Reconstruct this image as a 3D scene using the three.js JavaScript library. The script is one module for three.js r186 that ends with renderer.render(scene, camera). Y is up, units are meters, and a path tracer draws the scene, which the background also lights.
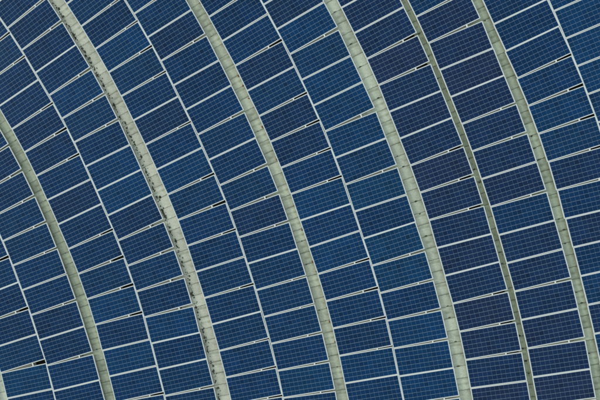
import * as THREE from 'three';
import { mergeGeometries } from 'three/addons/utils/BufferGeometryUtils.js';

// ------------------------------------------------------------------ camera
// Metres; y = 0 is the plane of the module faces, x runs right and z down the picture.
const S = 28.17;                                   // picture units per metre on that plane
const F = 467, TX = 0.09701, TZ = -0.02512;         // lens length (of a 600 wide frame) and the lean of the camera
const scene = new THREE.Scene();
const nrm = new THREE.Vector3(TX, TZ, 1).normalize();
const e1 = new THREE.Vector3(1, 0, 0).addScaledVector(nrm, -nrm.x).normalize();
const e2 = new THREE.Vector3().crossVectors(nrm, e1);
const toWorld = v => new THREE.Vector3(v.dot(e1), -v.dot(nrm), v.dot(e2));
const camera = new THREE.PerspectiveCamera(2 * Math.atan(200 / F) * 180 / Math.PI, 1.5, 0.1, 600);
camera.position.copy(toWorld(new THREE.Vector3(0, 0, -F / S)));
camera.up.copy(toWorld(new THREE.Vector3(0, -1, 0)));
camera.lookAt(0, 0, 0);
camera.updateMatrixWorld(true);
camera.updateProjectionMatrix();

// ------------------------------------------------------------------ sky and sun: thin overcast
{
  const w = 128, h = 64, d = new Float32Array(w * h * 4);
  for (let j = 0; j < h; j++) {
    const el = Math.sin((j + 0.5) / h * Math.PI - Math.PI / 2);       // row 0 is the bottom
    const k = 0.62 + 0.38 * Math.max(0, el);
    for (let i = 0; i < w; i++) {
      const o = (j * w + i) * 4;
      d[o] = 0.76 * k; d[o + 1] = 0.88 * k; d[o + 2] = 0.98 * k; d[o + 3] = 1;
    }
  }
  const t = new THREE.DataTexture(d, w, h, THREE.RGBAFormat, THREE.FloatType);
  t.mapping = THREE.EquirectangularReflectionMapping; t.magFilter = THREE.LinearFilter; t.minFilter = THREE.LinearFilter;
  t.needsUpdate = true;
  scene.background = t; scene.environment = t;
}
const sun = new THREE.DirectionalLight(new THREE.Color(1, 0.93, 0.80), 1.15);
sun.position.set(-44, 29, -12);
sun.castShadow = true; sun.shadow.radius = 24; sun.shadow.mapSize.set(4096, 4096);
Object.assign(sun.shadow.camera, { left: -18, right: 18, top: 18, bottom: -18, near: 1, far: 90 });
scene.add(sun, sun.target);
const renderer = new THREE.WebGLRenderer({ antialias: true });
renderer.toneMapping = THREE.LinearToneMapping;
renderer.toneMappingExposure = 1.0;
renderer.shadowMap.enabled = true;

// ------------------------------------------------------------------ helpers
let seed = 20417;
const rnd = () => { seed = (seed + 0x6D2B79F5) | 0; let t = Math.imul(seed ^ (seed >>> 15), 1 | seed); t = (t + Math.imul(t ^ (t >>> 7), 61 | t)) ^ t; return ((t ^ (t >>> 14)) >>> 0) / 4294967296; };
const rr = (a, b) => a + (b - a) * rnd();
const taken = {};
function numbered(n) { const c = taken[n] = (taken[n] ?? -1) + 1; return c ? n + '_' + String(c).padStart(3, '0') : n; }
function mesh(name, g, m, parent) {
  const o = new THREE.Mesh(g, m); o.name = name; o.castShadow = o.receiveShadow = true; parent.add(o); return o;
}
function tag(o, label, category, group, kind) {
  o.userData.label = label; o.userData.category = category;
  if (group) o.userData.group = group;
  if (kind) o.userData.kind = kind;
}
function std(r, g, b, rough, more = {}) {
  const { cls, ...rest } = more;
  return new (cls ?? THREE.MeshStandardMaterial)({ color: new THREE.Color().setRGB(r, g, b), roughness: rough, ...rest });
}
// value noise, periodic on a grid of n cells
function noise2(n, s) {
  const v = []; let q = s;
  for (let i = 0; i < n * n; i++) { q = (q * 1664525 + 1013904223) >>> 0; v.push(q / 4294967296); }
  return (x, y) => {
    x = ((x % n) + n) % n; y = ((y % n) + n) % n;
    const i = Math.floor(x), j = Math.floor(y), f = x - i, g = y - j, u = f * f * (3 - 2 * f), w = g * g * (3 - 2 * g);
    const at = (a, b) => v[(b % n) * n + (a % n)];
    return (at(i, j) * (1 - u) + at(i + 1, j) * u) * (1 - w) + (at(i, j + 1) * (1 - u) + at(i + 1, j + 1) * u) * w;
  };
}
function dataTex(w, h, fn, repeat) {
  const d = new Uint8Array(w * h * 4);
  for (let j = 0; j < h; j++) for (let i = 0; i < w; i++) {
    const c = fn(i / w, j / h), o = (j * w + i) * 4;
    for (let k = 0; k < 3; k++) d[o + k] = Math.max(0, Math.min(255, c[k] * 255));
    d[o + 3] = 255;
  }
  const t = new THREE.DataTexture(d, w, h); t.colorSpace = THREE.SRGBColorSpace;
  t.magFilter = THREE.LinearFilter; t.minFilter = THREE.LinearMipmapLinearFilter; t.generateMipmaps = true;
  t.wrapS = t.wrapT = THREE.RepeatWrapping; if (repeat) t.repeat.set(...repeat);
  t.needsUpdate = true; return t;
}

// ------------------------------------------------------------------ layout of the arcs (metres)
const CX = -1202.78 / S, CZ = 441.10 / S;           // common centre of all arcs
const PL = 53.95 / S;                               // module length, along the radius
const PW = 0.994, PITCH = 1.0;                      // module width along the arc, pitch
const MID = 0.011;                                  // joint between two rows that touch
const r_ = v => v / S;
const at = (r, th, y = 0) => new THREE.Vector3(CX + r * Math.cos(th), y, CZ + r * Math.sin(th));
const GROUND = -0.42, PAVE = -0.115;                 // soil below the racks, face of the walkway slabs
const inFrame = p => { const v = p.clone().project(camera); return Math.abs(v.x) < 1 && Math.abs(v.y) < 1; };
const inPlot = p => Math.abs(p.x) < 13.2 && Math.abs(p.z) < 9.6;

// inner radius, bearing of the first measured seam, seam openings (0 = frames touch), words for the label
const rows = [
  { rin: 849.0, th: -0.395, gaps: [], where: 'in the row beyond the lower left corner' },
  { rin: 914.2, th: -0.40435, gaps: [1.3, 0, 1.3, 0, 2, 0], where: 'in the second row left of the leftmost walkway' },
  { rin: 968.3, th: -0.42152 - 4 * PITCH * S / 968.3, gaps: [1.5, 1.5, 1.7, 1.5, 1.5, 1.3, 0.3, 1.3, 0, 2, 0], where: 'in the row left of the leftmost walkway' },
  { rin: 1033.3, th: -0.52196 - 3 * PITCH * S / 1033.3, gaps: [3, 2, 0, 1.8, 3, 2, 0, 0, 2, 3, 4, 2, 0, 0, 2], where: 'in the row right of the leftmost walkway' },
  { rin: 1087.4, th: -0.60809, gaps: [1.5, 2, 0, 2, 1.5, 1.5, 0, 0, 0, 2, 1.5, 2, 2, 0, 0, 1.5], where: 'in the row left of the mossy walkway' },
  { rin: 1155.2, th: -0.59154, gaps: [1, 1.5, 1.7, 2, 1.5, 0, 1.5, 0, 2, 2.5, 1.5, 0.3, 2, 0, 1.5, 2, 2.5], where: 'in the row right of the mossy walkway' },
  { rin: 1209.4, th: -0.54929, gaps: [1.5, 0, 2, 0, 0, 2, 0, 2, 2.5, 2, 0, 1.5, 1, 1.5, 1.5, 1.5], where: 'in the row left of the brown-specked walkway' },
  { rin: 1274.2, th: -0.51310, gaps: [1, 0, 2, 0, 1.7, 1.7, 1.5, 1.7, 0, 0.3, 1.7, 2, 1.7, 1.3, 0.3], where: 'in the row right of the brown-specked walkway' },
  { rin: 1328.3, th: -0.49917, gaps: [0, 0, 1.7, 0, 0, 2.5, 0, 1.7, 0.3, 0, 1.5, 1.3, 1.5, 1.3, 0, 1.5], where: 'in the row left of the wide pale walkway' },
  { rin: 1393.9, th: -0.46892, gaps: [0, 0, 2, 2, 0, 0, 1.7, 1.7, 1.7, 0, 0, 1.5, 1.5, 1.3, 0.3], where: 'between the wide pale and narrow dark walkways' },
  { rin: 1453.2, th: -0.43953, gaps: [1.5, 2.5, 0.3, 0, 1.3, 1.3, 0, 1.2, 0, 0, 1.3, 0, 1.7, 0], where: 'in the row right of the narrow dark walkway' },
  { rin: 1515.9, th: -0.41348, gaps: [0, 0, 1.5, 1.7, 1.5, 1.3, 1.3, 0, 0, 0, 0.4, 0], where: 'in the row right of the rightmost walkway' },
  { rin: 1570.0, th: -0.40562, gaps: [0, 0, 0, 0], where: 'in the second row right of the rightmost walkway' },
  { rin: 1634.5, th: -0.39, gaps: [], where: 'in the row beyond the right edge' },
];
// tone of the modules: [navy share, teal share]
const toneBias = [[0, 0.2], [0.05, 0.1], [0.1, 0.05], [0.05, 0.2], [0.06, 0.2], [0.05, 0.2], [0.08, 0.15], [0.08, 0.25], [0.22, 0.5], [1, 0], [0.8, 0], [0.4, 0.1], [0.2, 0.4], [0.2, 0.3]];
// walkways between the rows: inner and outer edge, colour of the slabs, words
const walks = [
  { r0: 903.2, r1: 914.2, col: [0.90, 0.94, 0.84], label: 'pale slab walkway in the lower left corner' },
  { r0: 1022.1, r1: 1033.3, col: [0.62, 0.665, 0.54], label: 'leftmost long walkway of grey green slabs between panel rows' },
  { r0: 1141.2, r1: 1155.2, col: [0.92, 0.91, 0.82], label: 'pale walkway with dark moss clumps along its left side' },
  { r0: 1263.1, r1: 1274.2, col: [0.82, 0.85, 0.72], label: 'slab walkway with rust brown specks along its right side' },
  { r0: 1382.0, r1: 1393.9, col: [0.86, 0.905, 0.79], label: 'wide pale green grey slab walkway left of the navy panels' },
  { r0: 1447.6, r1: 1453.2, col: [0.56, 0.61, 0.47], label: 'narrow dark green walkway between two single panel rows' },
  { r0: 1506.8, r1: 1515.9, col: [0.67, 0.74, 0.61], label: 'rightmost green grey slab walkway' },
  { r0: 1623.8, r1: 1634.5, col: [0.7, 0.78, 0.64], label: 'slab walkway beyond the right edge' },
];

// ------------------------------------------------------------------ ground
{
  const n1 = noise2(16, 5), n2 = noise2(64, 9), n3 = noise2(128, 31);
  const map = dataTex(512, 512, (u, v) => {
    const a = n1(u * 16, v * 16), b = n2(u * 64, v * 64), c = n3(u * 128, v * 128), k = 0.16 + 0.10 * a + 0.10 * b + 0.08 * c;
    return [k * 1.02, k * (1.02 + 0.12 * a), k * 0.82];
  }, [60, 60]);
  const g = new THREE.PlaneGeometry(240, 240); g.rotateX(-Math.PI / 2);
  const o = mesh('ground', g, new THREE.MeshStandardMaterial({ map, roughness: 1 }), scene);
  o.position.y = GROUND; o.userData.kind = 'structure'; o.userData.label = 'dark soil under the panel racks';
}

// a curved box between two radii
function arcBox(r0, r1, y0, y1, t0, t1, n) {
  const P = [], U = [], I = [], put = (p, u, v) => { P.push(p.x, p.y, p.z); U.push(u, v); return P.length / 3 - 1; };
  const quad = (a, b, c, d) => { const k = [a, b, c, d].map((p, i) => put(p, i % 2, i >> 1)); I.push(k[0], k[1], k[2], k[1], k[3], k[2]); };
  for (let i = 0; i < n; i++) {
    const a = t0 + (t1 - t0) * i / n, b = t0 + (t1 - t0) * (i + 1) / n;
    quad(at(r0, a, y1), at(r0, b, y1), at(r1, a, y1), at(r1, b, y1));
    quad(at(r0, a, y0), at(r0, b, y0), at(r0, a, y1), at(r0, b, y1));
    quad(at(r1, a, y1), at(r1, b, y1), at(r1, a, y0), at(r1, b, y0));
    quad(at(r1, a, y0), at(r1, b, y0), at(r0, a, y0), at(r0, b, y0));
  }
  quad(at(r0, t0, y0), at(r0, t0, y1), at(r1, t0, y0), at(r1, t0, y1));
  quad(at(r0, t1, y1), at(r0, t1, y0), at(r1, t1, y1), at(r1, t1, y0));
  const g = new THREE.BufferGeometry();
  g.setAttribute('position', new THREE.Float32BufferAttribute(P, 3));
  g.setAttribute('uv', new THREE.Float32BufferAttribute(U, 2));
  g.setIndex(I); g.computeVertexNormals(); return g;
}
function span(rad) {                                   // bearings over which an arc lies on the plot
  let a = null, b = null;
  for (let t = -0.75; t < 0.3; t += 0.002) if (inPlot(at(rad, t))) { a ??= t; b = t; }
  return [a, b];
}

// ------------------------------------------------------------------ walkways: beds, slabs, moss
const slabMaps = [];
for (let k = 0; k < 6; k++) {
  const n1 = noise2(6, 100 + k), n2 = noise2(20, 200 + k), n3 = noise2(64, 300 + k), n4 = noise2(8, 400 + k);
  slabMaps.push(dataTex(256, 128, (u, v) => {
    // u runs across the walkway, v along it; grit and lichen in irregular patches, dirt caught ragged in the joints
    let t = 0.75 + 0.06 * (n1(u * 6, v * 3) - 0.5) + 0.06 * (n2(u * 20, v * 10) - 0.5) + 0.10 * (n3(u * 64, v * 32) - 0.5);
    const edge = Math.min(v, 1 - v), rag = 0.015 + 0.10 * n2(u * 20 + 3, v * 4) * n4(u * 8, 2.5);
    const dirt = edge < rag ? 0.16 : 0;
    const lich = Math.max(0, n4(u * 8, v * 4) - 0.62) * 1.3 * (0.5 + n3(u * 64, v * 32));
    t *= 1 - dirt * (0.5 + 0.5 * n3(u * 64 + 9, v * 32)); t *= 1 - 0.4 * lich;
    return [t * (1.0 - 0.04 * lich), t * 1.01, t * (0.94 - 0.1 * lich)];
  }));
}
const bedMat = std(0.10, 0.11, 0.08, 1);
const mossMats = [std(0.028, 0.034, 0.018, 1), std(0.06, 0.066, 0.040, 1)];
const rustMat = std(0.20, 0.085, 0.035, 0.95);
function clump(p, rx, ry, rz, turn) {
  const g = new THREE.IcosahedronGeometry(1, 1), a = g.attributes.position, j = new Map();
  for (let i = 0; i < a.count; i++) {
    const key = [a.getX(i), a.getY(i), a.getZ(i)].map(v => v.toFixed(3)).join();
    if (!j.has(key)) j.set(key, rr(0.65, 1.25));
    const s = j.get(key); a.setXYZ(i, a.getX(i) * s, a.getY(i) * s, a.getZ(i) * s);
  }
  g.scale(rx, ry, rz); g.rotateY(turn); g.translate(p.x, p.y, p.z); g.computeVertexNormals(); return g;
}
walks.forEach((w, wi) => {
  const r0 = r_(w.r0), r1 = r_(w.r1), rm = (r0 + r1) / 2, [t0, t1] = span(rm);
  if (t0 === null) return;
  const g = new THREE.Group(); g.name = numbered('walkway'); scene.add(g);
  g.userData.kind = 'structure'; g.userData.label = w.label;
  const inR = r0 - (wi === 5 ? 0.06 : 0.47), outR = r1 + (wi === 5 ? 0.06 : 0.42);
  mesh('walkway_bed', arcBox(inR, outR, GROUND - 0.05, PAVE - 0.06, t0 - 0.01, t1 + 0.01, 40), bedMat, g);
  const len = 0.425, step = len / rm, n = Math.floor((t1 - t0) / step);
  const geo = new THREE.BoxGeometry(outR - inR, 0.05, len - 0.007);
  const mats = slabMaps.map((map, k) => new THREE.MeshStandardMaterial({ map, roughness: 0.95,     color: new THREE.Color().setRGB(...w.col.map(c => c * (0.9 + 0.04 * k))) }));
  const moss = [[], []], rust = [];
  for (let k = 0; k < n; k++) {
    const th = t0 + (k + 0.5) * step;
    const o = mesh(k ? 'paving_slab_' + String(k).padStart(3, '0') : 'paving_slab', geo, mats[Math.floor(rnd() * 6)], g);
    o.position.copy(at((inR + outR) / 2, th, PAVE - 0.031 + rr(-0.003, 0.003)));
    o.rotation.set(rr(0.004, 0.03), -th + rr(-0.006, 0.006), rr(-0.006, 0.006), 'YXZ');
    const tj = th + step / 2;
    if (wi === 2) {                                     // moss in the joints on the left side
      for (let q = 0; q < 14; q++) if (rnd() < 0.7) {
        const rad = r0 + 0.03 + 0.14 * rnd() * rnd() + 0.03 * rnd(), tt = tj + rr(-0.2, 0.2) / rm * (q ? 1 : 0.3), s = q > 2 ? rr(0.007, 0.022) : rr(0.020, 0.044);
        moss[q ? 1 : 0].push(clump(at(rad, tt, PAVE), s, s * 0.45, s * rr(1, 1.7), -tt));
      }
    } else if (wi === 4 || wi === 6 || wi === 5) {
      if (rnd() < (wi === 4 ? 0.4 : 0.22)) {
        const tt = tj + rr(-0.04, 0.04) / rm, rad = r0 + (r1 - r0) * rr(0.25, 0.8), s = rr(0.018, 0.034);
        moss[rnd() < 0.5 ? 0 : 1].push(clump(at(rad, tt, PAVE), s * 1.5, s * 0.4, s * 0.9, -tt));
        moss[1].push(clump(at(rad + rr(-0.06, 0.06), tt, PAVE), s * 0.8, s * 0.3, s * 0.5, -tt));
      }
    } else if (wi === 1 || wi === 3) {
      if (rnd() < 0.14) { const tt = tj, rad = r0 + (r1 - r0) * rr(0.2, 0.8), s = rr(0.012, 0.022); moss[1].push(clump(at(rad, tt, PAVE), s * 1.6, s * 0.4, s, -tt)); }
    }
    if (wi === 3 && rnd() < 0.42) { const s = rr(0.016, 0.032); rust.push(clump(at(r1 - rr(0.02, 0.07), tj + rr(-0.1, 0.1) / rm, PAVE + 0.004), s, s * 0.4, s * 1.5, -tj)); }
  }
  const where = ['', 'on the leftmost long walkway', 'along the left side of the pale walkway', 'on the slabs of the brown-specked walkway', 'on the wide pale walkway', 'on the narrow dark walkway', 'on the rightmost walkway', ''][wi];
  const all = mossMats.map((m, k) => moss[k].length ? [mergeGeometries(moss[k]), m] : null).filter(Boolean);
  if (all.length) {
    const mg = new THREE.Group(); mg.name = numbered('moss'); scene.add(mg);
    all.forEach(([geom, m], k) => { mesh(k ? 'moss_clumps_001' : 'moss_clumps', geom, m, mg).userData.kind = 'stuff'; });
    tag(mg, 'dark clumps of moss growing in the slab joints ' + where, 'moss', null, 'stuff');
  }
  if (rust.length) { const o = mesh('leaf_litter', mergeGeometries(rust), rustMat, scene); tag(o, 'rust brown specks of litter along the right side of the walkway', 'litter', null, 'stuff'); }
});

// ------------------------------------------------------------------ solar panels
const FH = 0.040, FW = 0.0235;
const alu = std(0.66, 0.665, 0.60, 0.55);
const crossMat = std(0.17, 0.175, 0.135, 0.8);
const railMat = std(0.55, 0.57, 0.56, 0.5, { metalness: 0.2 });
function frameGeo() {
  const a = PL / 2 - 0.002, b = PW / 2 - 0.002, sh = new THREE.Shape();
  sh.moveTo(-a, -b); sh.lineTo(a, -b); sh.lineTo(a, b); sh.lineTo(-a, b); sh.closePath();
  const h = new THREE.Path(), c = a - FW + 0.004, d = b - FW + 0.004;
  h.moveTo(-c, -d); h.lineTo(-c, d); h.lineTo(c, d); h.lineTo(c, -d); h.closePath(); sh.holes.push(h);
  const g = new THREE.ExtrudeGeometry(sh, { depth: FH - 0.004, bevelEnabled: true, bevelThickness: 0.002, bevelSize: 0.002, bevelSegments: 1 });
  g.rotateX(-Math.PI / 2); g.translate(0, 0.002, 0); return g;      // y 0 .. FH
}
const FRAME = frameGeo();
const SHEET = new THREE.BoxGeometry(PL - 2 * FW + 0.004, 0.006, PW - 2 * FW + 0.004); SHEET.translate(0, FH - 0.010, 0);
const NX = 12, NZ = 6;
function cellGeo(k) {
  const gs = [], nz = noise2(5, 700 + k), w = PL - 2 * FW, d = PW - 2 * FW, mx = 0.012, mz = 0.009, gx = 0.0025, gz = 0.0054;
  const cx = (w - 2 * mx - gx * (NX - 1)) / NX, cz = (d - 2 * mz - gz * (NZ - 1)) / NZ;
  for (let i = 0; i < NX; i++) for (let j = 0; j < NZ; j++) {
    const g = new THREE.PlaneGeometry(cx, cz); g.rotateX(-Math.PI / 2);
    g.translate(-w / 2 + mx + cx / 2 + i * (cx + gx), FH - 0.0062, -d / 2 + mz + cz / 2 + j * (cz + gz));
    const v = (0.9 + 0.2 * nz(i * 0.35, j * 0.4)) * (rnd() < 0.1 ? rr(0.74, 0.88) : rr(0.92, 1.08)), warm = rr(-0.08, 0.08) + 0.2 * (nz(i * 0.3 + 7, j * 0.4) - 0.5), c = [];
    for (let q = 0; q < 4; q++) c.push(v * (1 + warm), v, v * (1 - warm * 0.5));
    g.setAttribute('color', new THREE.Float32BufferAttribute(c, 3)); gs.push(g);
  }
  return mergeGeometries(gs);
}
const CELLS = Array.from({ length: 14 }, (_, k) => cellGeo(k));
const CROSS = new THREE.BoxGeometry(0.70 * PL, 0.05, 0.075); CROSS.translate(0, -0.026, 0);
const CLAMP = new THREE.BoxGeometry(0.05, 0.012, 1);
const phys = (r, g, b) => std(r, g, b, 0.45, { cls: THREE.MeshPhysicalMaterial, clearcoat: 0.07, clearcoatRoughness: 0.1, specularIntensity: 0.06, vertexColors: true });
const tones = {
  blue: ['deep blue', [[0.0040, 0.032, 0.092], [0.0040, 0.030, 0.086], [0.0046, 0.033, 0.089], [0.0046, 0.029, 0.082]].map(c => phys(...c))],
  teal: ['bright blue', [[0.0036, 0.037, 0.103], [0.0038, 0.038, 0.098], [0.0036, 0.036, 0.100]].map(c => phys(...c))],
  dark: ['dark blue', [[0.0055, 0.028, 0.079], [0.0065, 0.028, 0.077]].map(c => phys(...c))],
  navy: ['navy', [[0.0085, 0.026, 0.072], [0.0105, 0.026, 0.070], [0.007, 0.027, 0.076]].map(c => phys(...c))],
};
const sheetMat = std(0.32, 0.43, 0.48, 0.4, { cls: THREE.MeshPhysicalMaterial, clearcoat: 0.14, clearcoatRoughness: 0.12 });
const ORD = ['first', 'second', 'third', 'fourth', 'fifth', 'sixth', 'seventh', 'eighth', 'ninth', 'tenth', 'eleventh', 'twelfth', 'thirteenth', 'fourteenth', 'fifteenth', 'sixteenth', 'seventeenth', 'eighteenth', 'nineteenth', 'twentieth'];

rows.forEach((row, ri) => {
  const rin = r_(row.rin) + (row.mid ?? 0), dth = PITCH / rin, pre = 14, N = row.gaps.length + 2 * pre;
  // seam openings, in front of and after the measured ones an even mixture
  const mean = row.gaps.length ? row.gaps.reduce((a, b) => a + b, 0) / row.gaps.length : 0;
  const sc = mean > 0.5 ? dth / mean : dth / 1.1;
  const del = [];
  for (let k = 0; k < N; k++) {
    const i = k - pre;
    del.push(i >= 0 && i < row.gaps.length ? Math.min(row.gaps[i], 2.4) * sc : (rnd() < 0.35 ? 0 : dth * rr(1.1, 1.9)));
  }
  // lean of each module against its tangent, and its offset from the arc so that neighbours meet at their inner corners
  const level = (v, h) => v.map((x, k) => { const w = v.slice(Math.max(0, k - h), k + h + 1); return x - w.reduce((a, b) => a + b, 0) / w.length; });
  let sum = 0; const devs = level(del.map(d => sum += d - dth), 4);
  sum = 0; const offs = level(devs.map(d => { const m = sum - 0.5 * PITCH * Math.sin(d); sum -= PITCH * Math.sin(d); return m; }), 2).map(v => Math.max(-0.007, Math.min(0.007, v)));
  const lists = [];
  for (let k = 0; k < N; k++) {
    const th = row.th + (k - pre + 0.5) * dth, phi = th + devs[k];
    const half = 0.5 * PITCH * Math.sin(devs[k]), mo = offs[k];
    const mid = at(rin * Math.cos(dth / 2) + mo, th), dir = new THREE.Vector3(Math.cos(phi), 0, Math.sin(phi)), tan = new THREE.Vector3(-dir.z, 0, dir.x);
    const c = mid.clone().addScaledVector(dir, PL / 2);
    if (!inPlot(c)) continue;
    let seen = 0;
    for (let a = -7; a <= 7; a++) for (let b = -7; b <= 7; b++)
      if (inFrame(c.clone().addScaledVector(dir, a / 15 * PL).addScaledVector(tan, b / 15 * PW))) seen++;
    lists.push({ c, phi, th, r0: rin + mo + half, dev: devs[k], seen, opening: del[k], lead: k });
  }
  if (!lists.length) return;
  let count = 0;
  const seenN = lists.filter(p => p.seen > 0).length;
  for (const p of lists) {
    const u = rnd(), tn = u < toneBias[ri][0] ? (ri > 8 ? 'navy' : 'dark') : u < toneBias[ri][0] + toneBias[ri][1] ? 'teal' : 'blue';
    const [word, mats] = tones[tn];
    const o = new THREE.Group(); o.name = numbered('solar_panel'); scene.add(o);
    o.position.set(p.c.x, -FH + rr(-0.002, 0.002), p.c.z);
    o.rotation.set(rr(-0.003, 0.003), -p.phi, rr(-0.003, 0.003), 'YXZ');
    mesh('frame', FRAME, alu, o);
    mesh('backsheet', SHEET, sheetMat, o);
    const cl = mesh('solar_cells', CELLS[Math.floor(rnd() * 14)], mats[Math.floor(rnd() * mats.length)], o);
    cl.userData.kind = 'stuff';
    if (p.opening > dth * 0.4) {                       // clamp bridging the open seam towards the previous module
      const gap = 0.008 + p.opening * PL * 0.72;
      const k = mesh('clamp', CLAMP, alu, o);
      k.scale.z = gap + 0.03; k.position.set(PL * (0.72 - 0.5), FH + 0.0065, -PW / 2 - gap / 2);
      k.rotation.y = p.opening / 2;
    }
    if (p.seen) tag(o, `${word} solar panel, ${ORD[count++]} from top, ${row.where}`, 'solar panel', 'solar panels laid in concentric arcs');
    else tag(o, `solar panel outside the picture, ${row.where}`, 'solar panel', 'solar panels past the picture edge, row ' + (ri + 1));
  }
  // rack below the row: two curved rails on legs
  const t0 = Math.min(...lists.map(p => p.phi)) - 0.4 * dth, t1 = Math.max(...lists.map(p => p.phi)) + 0.4 * dth;
  const rack = new THREE.Group(); rack.name = numbered('mounting_rack'); scene.add(rack);
  for (const f of [0.26, 0.72]) {
    const r = rin + f * PL;
    mesh('rail', arcBox(r - 0.025, r + 0.025, -FH - 0.135, -FH - 0.055, t0, t1, 60), railMat, rack);
    for (let t = t0 + dth; t < t1; t += 2.4 * dth) mesh('leg', arcBox(r - 0.02, r + 0.02, GROUND - 0.02, -FH - 0.135, t, t + 0.06 / r, 1), railMat, rack);
  }
  for (const p of lists) if (p.opening > dth * 0.4) {    // radial rail under each open seam, up to its clamp
    const o = mesh('cross_rail', CROSS, crossMat, rack), a = p.phi - p.opening / 2;
    o.rotation.y = -a; const q = at(p.r0, p.th - dth / 2, -FH - 0.004);
    o.position.set(q.x + 0.37 * PL * Math.cos(a), q.y, q.z + 0.37 * PL * Math.sin(a));
  }
  tag(rack, 'aluminium mounting rails under the panels ' + row.where, 'mounting rack', 'racks carrying the panel rows');
});

renderer.render(scene, camera);
